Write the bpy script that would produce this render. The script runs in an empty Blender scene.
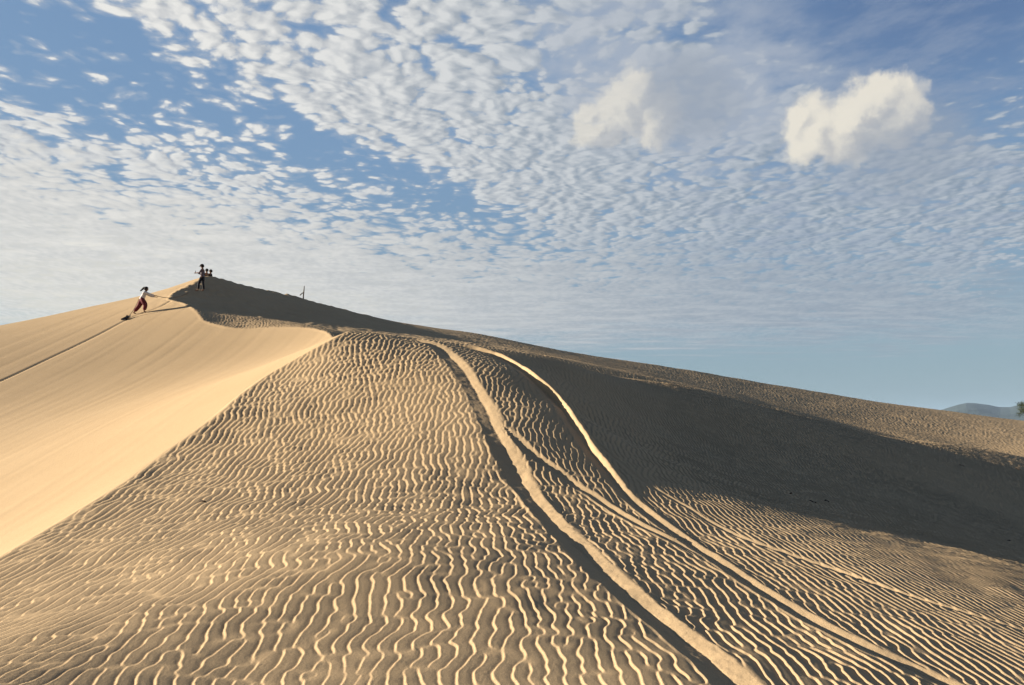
import bpy, bmesh, math, random, sys
import numpy as np
from mathutils import Vector, Matrix

R = math.radians
scene = bpy.context.scene
COL = scene.collection
rng = np.random.RandomState(7)
random.seed(7)

# ------------------------------------------------------------------ camera
EYE = 1.6                      # eye height above the sand under the photographer
FPX = 745.0                    # focal length in pixels of a 1024 wide frame
PITCH = math.atan(82.5 / FPX)  # tilted up a little
cam_d = bpy.data.cameras.new('camera')
cam = bpy.data.objects.new('camera', cam_d)
COL.objects.link(cam)
cam.location = (0, 0, EYE)
cam.rotation_euler = (R(90) + PITCH, 0, 0)
cam_d.sensor_fit = 'HORIZONTAL'
cam_d.sensor_width = 36.0
cam_d.lens = 36.0 * FPX / 1024.0
cam_d.clip_start = 0.05
cam_d.clip_end = 60000
scene.camera = cam


def pt(u, v, r):
    """survey point: bearing and slope read off the photograph, r metres away on the map"""
    a = (u - 512.0) / FPX
    b = (342.5 - v) / FPX
    c, s = math.cos(PITCH), math.sin(PITCH)
    x, y, z = a, c - b * s, s + b * c
    k = r / math.hypot(x, y)
    return (x * k, y * k, z * k + EYE)


# ------------------------------------------------------------------ sun and light
EXPOSURE, SKY_STRENGTH = 1.58, 0.06
SUN_EL, SUN_AZ = R(14.1), R(-89.0)      # azimuth from +Y towards +X: the sun stands to the left
SUN = Vector((math.sin(SUN_AZ) * math.cos(SUN_EL), math.cos(SUN_AZ) * math.cos(SUN_EL), math.sin(SUN_EL)))
sd = bpy.data.lights.new('sun', 'SUN')
sd.energy = 5.0
sd.angle = R(0.6)
sd.color = (1.0, 0.87, 0.71)
so = bpy.data.objects.new('sun', sd)
COL.objects.link(so)
so.rotation_euler = (-SUN).to_track_quat('-Z', 'Y').to_euler()
so.location = (-60, 0, 60)

# ------------------------------------------------------------------ terrain
class TPS:
    def __init__(self, pts, reg=1e-3):
        P = np.array(pts, float)
        self.xy = P[:, :2]
        n = len(P)
        K = self.k(self.xy[:, None, :] - self.xy[None, :, :])
        K += np.eye(n) * reg * 100
        Q = np.hstack([np.ones((n, 1)), self.xy])
        A = np.zeros((n + 3, n + 3))
        A[:n, :n] = K; A[:n, n:] = Q; A[n:, :n] = Q.T
        b = np.zeros(n + 3); b[:n] = P[:, 2]
        w = np.linalg.solve(A, b)
        self.w, self.a = w[:n], w[n:]

    @staticmethod
    def k(d):
        r2 = (d * d).sum(-1)
        return 0.5 * r2 * np.log(r2 + 1e-9)

    def __call__(self, x, y):
        z = self.a[0] + self.a[1] * x + self.a[2] * y
        for (px, py), w in zip(self.xy, self.w):
            r2 = (x - px) ** 2 + (y - py) ** 2
            z = z + w * 0.5 * r2 * np.log(r2 + 1e-9)
        return z


def sstep(a, b, x):
    t = np.clip((x - a) / (b - a), 0, 1)
    return t * t * (3 - 2 * t)


def smin(a, b, k):
    h = np.clip(0.5 + 0.5 * (b - a) / k, 0, 1)
    return b * (1 - h) + a * h - k * h * (1 - h)


def smax(a, b, k):
    return -smin(-a, -b, k)


# windward surface with the ripples and the wheel tracks, falling away to the right
crest = [(-120, 640, 8.0), (0, 557, 10.3), (62, 522, 11.5), (111, 489, 12.8), (178, 451, 14.6), (218, 411, 16.2),
         (276, 373, 18.3), (329, 334, 20)]
rim = [(400, 337, 21), (431, 341, 21.2), (484, 350, 20.7), (556, 361, 22.6), (680, 385, 28), (814, 419, 33),
       (932, 442, 39), (1024, 461, 46), (1150, 500, 48)]
W_pts = [pt(*p) for p in crest + rim]
W_pts += [pt(*p) for p in [
    (-100, 685, 5.7), (0, 685, 5.35), (256, 685, 4.85), (512, 685, 4.65), (768, 685, 5.0), (1024, 685, 6.6), (1150, 700, 7.2),
    (300, 550, 7.6), (500, 480, 11.2), (400, 400, 15.2), (560, 530, 8.8), (100, 600, 7.6),
    (560, 410, 14.9), (530, 377, 17.3), (600, 425, 16.8), (700, 480, 14.0), (850, 530, 12.7), (1024, 565, 14.0),
    (800, 470, 22), (1024, 510, 31), (900, 490, 25), (650, 420, 21)]]
# saddle patch under the summit
patch = [(205, 321, 38.2), (240, 328, 36.3), (330, 332, 33), (190, 306, 41.2)]
W_pts += [pt(*p) for p in patch + [(250, 317, 40.0), (195, 307, 41.6), (300, 324.5, 37.6), (250, 320, 43), (300, 328, 42)]]
W_pts += [(-14, 20, 4.2), (-20, 30, 9.5), (-28, 20, 6)]          # carries on above the slip face, cut off by it
W_pts += [(2.5, 30, 3.0), (8, 36, 1.4), (16, 40, -0.6), (-3, 30, 3.6)]           # hollow behind the rim
W_pts += [(0, 0, 0), (0, -10, -0.3), (-14, -6, 0.0), (14, -6, -1.6), (0, -30, -2), (-40, -20, -1), (40, -20, -5), (40, 10, -6)]
W = TPS(W_pts)
# slip face on the left
S_pts = [pt(*p) for p in crest + patch]
S_pts += [pt(*p) for p in [(0, 325, 47), (89, 306, 49), (169, 288, 50.5), (196, 277, 51), (-150, 352, 44)]]
S_pts += [(0, 10, 3.5), (4, 25, 8.0), (-5, 38, 11)]
S = TPS(S_pts, 0.08)
# dark summit flank running down into the far strip
SKY_R = [(172, 303, 43), (185, 294, 47), (215, 277, 51), (235, 282.3, 52), (255, 287, 53), (303, 298.5, 57), (400, 322, 62), (478, 333.5, 65), (560, 350, 68),
         (680, 368.5, 76), (747, 380, 83), (814, 391, 90), (881, 402, 97), (949, 411, 103), (1024, 420.6, 108), (1150, 428, 114)]
F_pts = [pt(*p) for p in SKY_R + [
    (190, 306, 44), (250, 316, 44), (330, 328, 43.5), (400, 336, 43), (478, 345, 41), (560, 359, 43), (680, 384, 46), (747, 400, 48), (814, 418, 50),
    (888, 434, 52), (932, 441, 53), (1024, 459, 54), (1150, 464, 55)]]
F = TPS(F_pts, 0.003)
sky_line = [(-500, 430, 70), (-150, 352, 44), (0, 325, 47), (44, 317, 48), (89, 306, 49), (133, 299.5, 50), (169, 288, 50.5), (196, 278, 51), (215, 277.5, 51),
            (235, 282.3, 52), (255, 287, 53), (303, 298.5, 57), (400, 322, 62), (478, 333.5, 65), (560, 350, 68),
         (680, 368.5, 76), (747, 380, 83), (814, 391, 90), (881, 402, 97), (949, 411, 103), (1024, 420.6, 108), (1150, 428, 114), (1500, 500, 110)]
_sk = np.array([pt(*p) for p in sky_line])
SK_AZ, SK_R, SK_Z = np.arctan2(_sk[:, 0], _sk[:, 1]), np.hypot(_sk[:, 0], _sk[:, 1]), _sk[:, 2]
PLAIN = -9.0


def vnoise(x, y, seed):
    """smooth value noise, periodic over 256 cells"""
    g = np.random.RandomState(seed).rand(256, 256)
    xi, yi = np.floor(x).astype(int), np.floor(y).astype(int)
    fx, fy = x - xi, y - yi
    fx, fy = fx * fx * (3 - 2 * fx), fy * fy * (3 - 2 * fy)
    x0, x1, y0, y1 = xi & 255, (xi + 1) & 255, yi & 255, (yi + 1) & 255
    return (g[x0, y0] * (1 - fx) + g[x1, y0] * fx) * (1 - fy) + (g[x0, y1] * (1 - fx) + g[x1, y1] * fx) * fy - 0.5


def base(x, y):
    """dune without ripples and tracks; also the three weights (windward, slip face, far flank)"""
    r = np.hypot(x, y)
    az = np.arctan2(x, y)
    zw = W(x, y) + (1 - 0.85 * sstep(1, 4, x)) * (0.03 * vnoise(x * 0.7, y * 0.7, 62)) + 0.02 * vnoise(x * 2.3, y * 2.3, 63) - 0.03 * np.clip(r - 43.5, 0, 30) ** 2; zs = S(x, y); zf = F(x, y)
    lim = np.interp(az, [R(-25), R(0), R(20), R(36)], [42, 42, 45, 51])
    zf = zf - 0.04 * np.clip(lim - r, 0, 60) ** 2
    top = smax(zw, zf, 0.12)
    k = 0.01 + 0.0012 * r
    z = smin(top, zs, k)
    rs = np.interp(az, SK_AZ, SK_R); zk = np.interp(az, SK_AZ, SK_Z)
    back = zk + 0.05 - 0.28 * (r - rs) - 0.002 * np.clip(r - rs, 0, 60) ** 2
    front = np.abs(az) < R(80)
    back = np.where(front, back, 50)
    z = smin(z, back, 0.25)
    # ease everything to the plain far out, and far to the sides and behind
    side = sstep(R(50), R(85), np.abs(az)) * sstep(14, 70, r)
    z = z * (1 - side) + PLAIN * side
    z = smax(z, PLAIN + 0 * z, 1.5)
    ease = sstep(125, 260, r)
    z = z * (1 - ease) + PLAIN * ease
    ww = sstep(-0.02, 0.05, zs - zw) * sstep(-0.05, 0.1, zw - zf)
    ws = sstep(0.0, 0.06, top - zs)
    wf = (1 - ws) * sstep(-0.05, 0.1, zf - zw)
    return z, ww * (1 - ws), ws, wf


# ripple field: band-passed noise, kept as a slowly varying complex envelope on a 48 m tile
LAM = 0.27
TN, TL = 1536, 43.0


def envelope(seed, along, across, k0):
    g = np.random.RandomState(seed)
    n = g.randn(TN, TN) + 1j * g.randn(TN, TN)
    k = np.fft.fftfreq(TN, TL / TN)
    kx, ky = k[:, None], k[None, :]
    filt = np.exp(-0.5 * (kx / (k0 * across)) ** 2 - 0.5 * (ky / (k0 * along)) ** 2)
    e = np.fft.ifft2(np.fft.fft2(n) * filt)
    return e / np.sqrt((np.abs(e) ** 2).mean())


def sample(e, x, y):
    gx, gy = (x / TL) * TN, (y / TL) * TN
    xi, yi = np.floor(gx).astype(int), np.floor(gy).astype(int)
    fx, fy = gx - xi, gy - yi
    a, b, c, d = xi % TN, (xi + 1) % TN, yi % TN, (yi + 1) % TN
    return (e[a, c] * (1 - fx) + e[b, c] * fx) * (1 - fy) + (e[a, d] * (1 - fx) + e[b, d] * fx) * fy


ENV_A = envelope(3, 0.26, 0.13, 1 / 0.117)


def saw(ph, crestp):
    """wave of period 1: steep lee face to the left, long gentle back to the right"""
    t = ph - np.floor(ph)
    up = 0.5 - 0.5 * np.cos(np.pi * np.clip(t / crestp, 0, 1))
    q = np.clip((t - crestp) / (1 - crestp), 0, 1)
    dn = 1 - q ** 0.85 * (1 - 0.25 * np.sin(np.pi * q))
    return np.where(t < crestp, up, dn)


def ripples(x, y, k=1.0, env=None, sx=1.0, bend=1.0):
    env = ENV_A if env is None else env
    # chevron bends shared by neighbouring crests, plus slow swings of direction
    bend = 0.8 * bend * (0.55 + 0.45 * sstep(-4.0, -0.5, x))
    wx = x + bend * (0.11 * vnoise(x * 0.75 + 9, y * 1.7 + 3, 11) + 0.07 * vnoise(x * 1.5, y * 3.8, 12) + 0.03 * vnoise(x * 5.0, y * 11.0, 14)) + 1.1 * vnoise(x * 0.16, y * 0.16 + 5, 13)
    e = sample(env, x * sx, y * sx)
    amp = np.abs(e)
    wx = wx + 0.06 * np.clip(x, 0, 6) * np.clip(x, 0, 60)
    lam = k * 0.117 * (np.clip(y, 3.0, 60) / 4.6) ** 0.07
    ph = wx / lam + np.angle(e) / (2 * np.pi)
    h = saw(ph, 0.15)
    return (h - 0.45) * (0.35 + 0.65 * sstep(0.05, 0.7, amp))


# wheel tracks as survey lines on the windward face: pixel trail, half width scale, depth scale
TRACKS = [
    ([(385, 337.5), (415, 339.5), (437, 346), (455, 360), (472, 383), (486, 408), (497, 432), (510, 457), (527, 487), (548, 514), (578, 545), (630, 592), (690, 640), (742, 683), (790, 725)], 0.80, 0.85),
    ([(452, 345), (480, 350.3), (505, 360), (530, 377), (552, 398), (570, 420), (588, 447), (606, 470), (628, 496), (660, 521), (700, 549), (760, 588), (850, 638), (945, 682), (1010, 715)], 0.56, 0.9),
    ([(499, 420), (512, 434), (530, 452), (555, 470), (580, 487), (605, 503), (640, 524), (690, 549), (740, 580)], 0.44, 0.8),
    ([(574, 417), (595, 440), (620, 462), (645, 482), (680, 503), (741, 537), (832, 570), (905, 596), (1024, 632), (1100, 655)], 0.28, 0.8),
]


def ray_hit(u, v):
    a = np.array(pt(u, v, 1.0)); d = a - np.array([0, 0, EYE])
    r = np.arange(2.5, 56, 0.02)
    z = base(d[0] * r, d[1] * r)[0]
    below = (EYE + d[2] * r) < z
    i = np.argmax(below) if below.any() else len(r) - 1
    return d[0] * r[i], d[1] * r[i]


def smooth_line(P, n=10):
    P = np.array(P, float)
    Q = np.vstack([2 * P[0] - P[1], P, 2 * P[-1] - P[-2]])
    out = []
    for i in range(1, len(Q) - 2):
        p0, p1, p2, p3 = Q[i - 1:i + 3]
        for t in np.linspace(0, 1, n, endpoint=False):
            out.append(0.5 * (2 * p1 + (p2 - p0) * t + (2 * p0 - 5 * p1 + 4 * p2 - p3) * t * t + (3 * p1 - p0 - 3 * p2 + p3) * t ** 3))
    out.append(P[-1])
    return np.array(out)


def line_dist(x, y, L, reach):
    """signed distance (right of travel positive when L runs away) and arc fraction"""
    d = np.full(x.shape, 9.0); s = np.zeros(x.shape)
    m = (x > L[:, 0].min() - reach) & (x < L[:, 0].max() + reach) & (y > L[:, 1].min() - reach) & (y < L[:, 1].max() + reach)
    idx = np.nonzero(m)[0]
    px, py = x[idx], y[idx]
    best = np.full(px.shape, 1e9); sg = np.zeros(px.shape); fr = np.zeros(px.shape)
    n = len(L) - 1
    for i in range(n):
        ax, ay = L[i]; bx, by = L[i + 1]
        vx, vy = bx - ax, by - ay
        ll = vx * vx + vy * vy + 1e-12
        t = np.clip(((px - ax) * vx + (py - ay) * vy) / ll, 0, 1)
        dx, dy = px - ax - t * vx, py - ay - t * vy
        q = dx * dx + dy * dy
        b = q < best
        best = np.where(b, q, best)
        sg = np.where(b, np.sign(vx * dy - vy * dx), sg)
        fr = np.where(b, (i + t) / n, fr)
    d[idx] = np.sqrt(best) * sg
    s[idx] = fr
    return d, s


TRACK_LINES = [(smooth_line([ray_hit(*p) for p in tr]), w, dep) for tr, w, dep in TRACKS]


def track_relief(x, y):
    """groove with a pushed-up bank on its right; returns relief and a mask that wipes the ripples"""
    dz = np.zeros(x.shape); wipe = np.zeros(x.shape)
    for i, (L, w, dep) in enumerate(TRACK_LINES):
        d, s = line_dist(x, y, L, 1.5)          # lines are drawn from far to near: left of travel = right in the picture
        near = 0.70 + 0.30 * sstep(4.0, 19.0, np.hypot(x, y))
        w = w * near
        d = d / w
        ends = sstep(0, 0.06, s) * (1 - sstep(0.985, 1.0, s)) if i < 2 else sstep(0, 0.2, s) * (1 - sstep(0.8, 1.0, s))
        wob = 0.05 * vnoise(x * 2.2, y * 2.2, 30 + i) + 0.05 * vnoise(x * 7, y * 7, 34 + i)
        dd = d + wob
        left = sstep(-0.36, -0.10, dd)
        prof = np.where(dd < 0.0, -0.075 * np.clip((dd + 0.34) / 0.32, 0, 1) ** 0.9,
                        -0.075 + 0.088 * np.clip((dd + 0.02) / 0.24, 0, 1) ** 0.9 - 0.013 * sstep(0.24, 0.50, dd))
        prof = prof + (0.010 * vnoise(x * 11, y * 11, 38 + i) + 0.008 * vnoise(x * 26, y * 26, 44 + i)) * sstep(-0.45, -0.2, dd) * (1 - sstep(0.2, 0.5, dd))
        run = s * np.hypot(*np.diff(L, axis=0).T).sum()
        prof = prof + 0.005 * np.abs(np.sin(math.pi * (run + 0.5 * np.abs(dd)) / 0.11)) * sstep(-0.22, -0.12, dd) * (1 - sstep(-0.04, 0.04, dd))
        prof = prof * w ** 0.85 * dep * ends
        if i == 1:                                            # the bank thrown up on the steep flank is higher
            prof = prof + 0.085 * (1 + 1.1 * np.exp(-((s - 0.265) / 0.07) ** 2)) * (1 - sstep(0.42, 0.60, s)) * ends * sstep(-0.03, 0.20, dd) * (1 - sstep(0.20, 0.50, dd))
        act = (np.abs(d) < 2)
        dz = np.where(act, np.where(np.abs(prof) > np.abs(dz), prof, dz), dz)
        wp = sstep(-0.40, -0.31, dd) * (1 - sstep(0.20, 0.34, dd)) * ends
        wipe = np.maximum(wipe, np.where(act, wp, 0))
    return dz, wipe


# footpath furrow along the slip face, left by climbers and dragged boards
TRAIL = smooth_line([ray_hit(*p) for p in [(-60, 405), (0, 380), (50, 357), (100, 333), (133, 316), (165, 303.5), (186, 293), (193, 286)]])


SDIR = (TRAIL[-1] - TRAIL[0]) / np.hypot(*(TRAIL[-1] - TRAIL[0]))


def terrain(x, y):
    z, ww, ws, wf = base(x, y)
    r = np.hypot(x, y)
    dz, wipe = track_relief(x, y)
    h = np.zeros(x.shape)
    m = (ww > 0.001) & (r < 60)
    hw = ripples(x[m], y[m])
    patchy = 0.75 + 0.7 * vnoise(x[m] * 0.35, y[m] * 0.35, 21)
    h[m] = (0.0148 * (np.clip(y[m], 3.0, 22) / 4.6) ** 0.48 * (1 + 0.8 * sstep(24, 32, y[m]) + 0.6 * sstep(2, 5, x[m]) * sstep(11, 15, y[m]))) * hw * np.clip(patchy, 0.78, 1.15) * (1 + 0.40 * sstep(-0.5, -4.0, x[m])) * ww[m] * (1 - wipe[m])
    z = z + h + dz * np.clip(ww * 2, 0, 1)
    m = (wf > 0.001) & (r < 140) & (x > -14)
    z[m] += 0.055 * ripples(x[m], y[m], k=2.1, bend=0.45) * wf[m] * sstep(-9, 3, x[m])
    # summit flank: trodden sand
    m = (wf > 0.001) & (x < 6) & (r < 60)
    z[m] += wf[m] * (1 - sstep(-8, 6, x[m])) * (0.07 * vnoise(x[m] * 1.3, y[m] * 1.3, 41) + 0.10 * (1 - sstep(-15, -9, x[m])) * vnoise(x[m] * 3.1, y[m] * 3.1, 42) + 0.05 * vnoise(x[m] * 3.7, y[m] * 3.7, 43))
    # slip face: faint avalanche streaks running down the fall line
    m = ws > 0.001
    gx, gy = SDIR
    al = x[m] * gx + y[m] * gy
    ac = -x[m] * gy + y[m] * gx
    z[m] += ws[m] * (0.009 * vnoise(ac * 1.1, al * 0.07, 51) + 0.009 * vnoise(ac * 4.0, al * 0.16, 52) + 0.10 * vnoise(ac * 0.10, al * 0.05 + 7, 53))
    # the trail
    d, s = line_dist(x, y, TRAIL, 2.0)
    z += ws * sstep(0, 0.05, s) * (-0.045 * np.exp(-(d / 0.075) ** 2)) * (np.abs(d) < 3)
    tr = np.exp(-(d / 0.9) ** 2) * sstep(0.60, 0.85, s) * (np.abs(d) < 3)
    z += ws * tr * (0.09 * vnoise(x * 2.6, y * 2.6, 81) + 0.06 * vnoise(x * 5, y * 5, 82))
    # gentle unevenness
    z += 0.05 * vnoise(x * 0.5, y * 0.5, 61) * sstep(1, 6, r) * (1 - ws) * (1 - wipe)
    return z


def build_sand():
    fine = np.arange(R(-38), R(38), 1 / FPX * 0.92)
    mid = np.arange(R(38), R(70), R(0.22))
    out = np.arange(R(70), R(180), R(2.0))
    az = np.concatenate([-out[::-1], -mid[::-1], fine[1:], mid, out])
    az = np.unique(np.round(az, 7))
    rr = [0.25]
    while rr[-1] < 150:
        r = rr[-1]
        rr.append(r * (1.0025 if 4.0 < r < 62 else 1.006 if 2.5 < r < 150 else 1.06))
    while rr[-1] < 8200:
        rr.append(rr[-1] * 1.07)
    rr = np.array(rr)
    na, nr = len(az), len(rr)
    A, RR = np.meshgrid(az, rr)
    x, y = (np.sin(A) * RR).ravel(), (np.cos(A) * RR).ravel()
    z = np.empty_like(x)
    for i in range(0, len(x), 200000):
        z[i:i + 200000] = terrain(x[i:i + 200000], y[i:i + 200000])
    co = np.column_stack([x, y, z])
    i = np.arange(nr - 1)[:, None] * na
    j = np.arange(na)[None, :]
    j2 = (j + 1) % na
    quads = np.stack([i + j, i + j2, i + na + j2, i + na + j], -1).reshape(-1, 4)[:, ::-1]
    c = len(co)
    co = np.vstack([co, [[0, 0, float(terrain(np.array([0.0]), np.array([0.01]))[0])]]])
    tris = np.stack([np.full(na, c), np.arange(na), (np.arange(na) + 1) % na], -1)[:, ::-1]
    me = bpy.data.meshes.new('sand_dune')
    me.vertices.add(len(co)); me.vertices.foreach_set('co', co.ravel().astype(np.float32))
    nl = quads.size + tris.size
    me.loops.add(nl)
    me.loops.foreach_set('vertex_index', np.concatenate([quads.ravel(), tris.ravel()]).astype(np.int32))
    me.polygons.add(len(quads) + len(tris))
    st = np.concatenate([np.arange(len(quads)) * 4, quads.size + np.arange(len(tris)) * 3])
    me.polygons.foreach_set('loop_start', st.astype(np.int32))
    me.polygons.foreach_set('use_smooth', np.ones(len(st), bool))
    me.update(calc_edges=True)
    ob = bpy.data.objects.new('sand_dune', me)
    COL.objects.link(ob)
    ob['kind'] = 'structure'
    return ob


# ------------------------------------------------------------------ materials
def mat(name, color, rough=0.9, bump=None):
    m = bpy.data.materials.new(name)
    m.use_nodes = True
    n, l = m.node_tree.nodes, m.node_tree.links
    b = n['Principled BSDF']
    b.inputs['Roughness'].default_value = rough
    b.inputs['Base Color'].default_value = (*color, 1)
    b.inputs['Specular IOR Level'].default_value = 0.2
    return m, n, l, b


def sand_material():
    m, n, l, b = mat('sand', (0.4, 0.28, 0.16), 1.0)
    b.inputs['Specular IOR Level'].default_value = 0.05
    tc = n.new('ShaderNodeNewGeometry')
    big = n.new('ShaderNodeTexNoise'); big.inputs['Scale'].default_value = 0.35; big.inputs['Detail'].default_value = 5
    l.new(tc.outputs['Position'], big.inputs['Vector'])
    fine = n.new('ShaderNodeTexNoise'); fine.inputs['Scale'].default_value = 160; fine.inputs['Detail'].default_value = 2
    l.new(tc.outputs['Position'], fine.inputs['Vector'])
    mix = n.new('ShaderNodeMix'); mix.data_type = 'RGBA'
    mix.inputs['A'].default_value = (0.365, 0.266, 0.153, 1); mix.inputs['B'].default_value = (0.435, 0.323, 0.192, 1)
    l.new(big.outputs['Fac'], mix.inputs['Factor'])
    mr = n.new('ShaderNodeMapRange'); mr.inputs['From Min'].default_value = 0.3; mr.inputs['From Max'].default_value = 0.7
    mr.inputs['To Min'].default_value = 0.74; mr.inputs['To Max'].default_value = 1.24
    l.new(fine.outputs['Fac'], mr.inputs['Value'])
    mul = n.new('ShaderNodeMix'); mul.data_type = 'RGBA'; mul.blend_type = 'MULTIPLY'; mul.inputs['Factor'].default_value = 1
    l.new(mix.outputs['Result'], mul.inputs['A']); l.new(mr.outputs['Result'], mul.inputs['B'])
    l.new(mul.outputs['Result'], b.inputs['Base Color'])
    bp = n.new('ShaderNodeBump'); bp.inputs['Strength'].default_value = 0.6; bp.inputs['Distance'].default_value = 0.006
    co_ = n.new('ShaderNodeTexNoise'); co_.inputs['Scale'].default_value = 45; co_.inputs['Detail'].default_value = 4; co_.inputs['Roughness'].default_value = 0.7
    l.new(tc.outputs['Position'], co_.inputs['Vector']); l.new(co_.outputs['Fac'], bp.inputs['Height'])
    
    l.new(bp.outputs['Normal'], b.inputs['Normal'])
    return m


sand = build_sand()
sand.data.materials.append(sand_material())

# ------------------------------------------------------------------ things
def hit3(u, v, rmin=3.0):
    """where the line of sight of a survey bearing meets the finished sand"""
    a = np.array(pt(u, v, 1.0)); d = a - np.array([0, 0, EYE])
    r = np.arange(rmin, 130, 0.03)
    z = terrain(d[0] * r, d[1] * r)
    below = (EYE + d[2] * r) < z
    i = np.argmax(below)
    return Vector((d[0] * r[i], d[1] * r[i], z[i]))


def ground(x, y):
    return float(terrain(np.array([float(x)]), np.array([float(y)]))[0])


def tag(o, label=None, cat=None, group=None, kind=None):
    for k, v in (('label', label), ('category', cat), ('group', group), ('kind', kind)):
        if v: o[k] = v
    return o


def empty(name, loc, rz=0.0):
    o = bpy.data.objects.new(name, None)
    o.empty_display_size = 0.2
    COL.objects.link(o)
    o.location = loc; o.rotation_euler = (0, 0, rz)
    return o


def link(name, me, m, parent=None, smooth=True):
    if isinstance(me, bmesh.types.BMesh):
        b = me; me = bpy.data.meshes.new(name); b.to_mesh(me); b.free()
    for p in me.polygons: p.use_smooth = smooth
    me.materials.clear()
    for q in (m if isinstance(m, (list, tuple)) else [m]): me.materials.append(q)
    o = bpy.data.objects.new(name, me)
    COL.objects.link(o)
    if parent: o.parent = parent
    return o


def cloth(name, col, scale=60, var=0.25):
    m, n, l, b = mat(name, col, 0.85)
    t = n.new('ShaderNodeTexNoise'); t.inputs['Scale'].default_value = scale; t.inputs['Detail'].default_value = 4
    g = n.new('ShaderNodeTexCoord'); l.new(g.outputs['Object'], t.inputs['Vector'])
    r = n.new('ShaderNodeMapRange'); r.inputs['To Min'].default_value = 1 - var; r.inputs['To Max'].default_value = 1 + var
    l.new(t.outputs['Fac'], r.inputs['Value'])
    x = n.new('ShaderNodeMix'); x.data_type = 'RGBA'; x.blend_type = 'MULTIPLY'; x.inputs['Factor'].default_value = 1
    x.inputs['A'].default_value = (*col, 1); l.new(r.outputs['Result'], x.inputs['B'])
    l.new(x.outputs['Result'], b.inputs['Base Color'])
    return m


def plaid(name, a, b_, c):
    m, n, l, b = mat(name, a, 0.85)
    g = n.new('ShaderNodeTexCoord')
    w1 = n.new('ShaderNodeTexWave'); w1.bands_direction = 'Z'; w1.inputs['Scale'].default_value = 4
    w2 = n.new('ShaderNodeTexWave'); w2.bands_direction = 'Y'; w2.inputs['Scale'].default_value = 4
    for w in (w1, w2): l.new(g.outputs['Object'], w.inputs['Vector'])
    x1 = n.new('ShaderNodeMix'); x1.data_type = 'RGBA'; x1.inputs['A'].default_value = (*a, 1); x1.inputs['B'].default_value = (*b_, 1)
    l.new(w1.outputs['Fac'], x1.inputs['Factor'])
    x2 = n.new('ShaderNodeMix'); x2.data_type = 'RGBA'; x2.inputs['B'].default_value = (*c, 1)
    p = n.new('ShaderNodeMath'); p.operation = 'MULTIPLY'; p.inputs[1].default_value = 0.5
    l.new(w2.outputs['Fac'], p.inputs[0]); l.new(p.outputs[0], x2.inputs['Factor']); l.new(x1.outputs['Result'], x2.inputs['A'])
    l.new(x2.outputs['Result'], b.inputs['Base Color'])
    return m


M_SKIN = cloth('skin', (0.20, 0.115, 0.075), 20, 0.1)
M_EYE = mat('eye', (0.02, 0.015, 0.012), 0.2)[0]
M_HAIR = cloth('hair', (0.012, 0.010, 0.009), 90, 0.4)
M_WOOD = cloth('weathered_wood', (0.07, 0.05, 0.035), 30, 0.4)
M_ROPE = cloth('rope_fibre', (0.16, 0.12, 0.07), 200, 0.3)


def skinned(verts, edges, radii, sub=2):
    """grow one smooth surface round a skeleton"""
    me = bpy.data.meshes.new('tmp'); me.from_pydata([tuple(v) for v in verts], edges, [])
    o = bpy.data.objects.new('tmp', me); COL.objects.link(o)
    md = o.modifiers.new('skin', 'SKIN'); md.branch_smoothing = 0.4; md.use_smooth_shade = True
    for i, s in enumerate(me.skin_vertices[0].data):
        r = radii[i]; s.radius = r if isinstance(r, tuple) else (r, r); s.use_root = (i == 0)
    dg = bpy.context.evaluated_depsgraph_get()
    res = bpy.data.meshes.new_from_object(o.evaluated_get(dg))
    bpy.data.objects.remove(o); bpy.data.meshes.remove(me)
    for nm in [a.name for a in res.attributes if 'crease' in a.name]:
        res.attributes.remove(res.attributes[nm])
    o = bpy.data.objects.new('tmp', res); COL.objects.link(o)
    sb = o.modifiers.new('sub', 'SUBSURF'); sb.levels = sub; sb.render_levels = sub
    dg = bpy.context.evaluated_depsgraph_get()
    out_ = bpy.data.meshes.new_from_object(o.evaluated_get(dg))
    bpy.data.objects.remove(o); bpy.data.meshes.remove(res)
    return out_


class Rig:
    def __init__(self): self.v, self.e, self.r = [], [], []
    def add(self, p, r, parent=None):
        self.v.append(Vector(p)); self.r.append(r)
        if parent is not None: self.e.append((parent, len(self.v) - 1))
        return len(self.v) - 1
    def chain(self, pts, parent):
        for p, r in pts: parent = self.add(p, r, parent)
        return parent
    def mesh(self, sub=2): return skinned(self.v, self.e, self.r, sub)


def hand(rig, wrist_i, w, d, up, curl=0.4):
    """palm, four unequal bent fingers and a thumb from its side"""
    d = Vector(d).normalized(); up = Vector(up).normalized(); s = d.cross(up).normalized()
    palm = rig.add(w + d * 0.05, (0.036, 0.018), wrist_i)
    for k, ln in enumerate((0.070, 0.080, 0.075, 0.058)):
        o = s * (0.030 - 0.020 * k)
        a = w + d * 0.092 + o
        b = a + (d - up * curl * 0.5).normalized() * ln * 0.55
        c = b + (d - up * curl * 1.6).normalized() * ln * 0.45
        rig.chain([(a, 0.0095), (b, 0.0085), (c, 0.0070)], palm)
    t0 = w + d * 0.035 + s * 0.038
    rig.chain([(t0, 0.0115), (t0 + (d * 0.7 + s * 0.6 - up * 0.3).normalized() * 0.035, 0.010), (t0 + (d * 1.5 + s * 0.7 - up * 0.7).normalized() * 0.062, 0.008)], palm)


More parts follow.
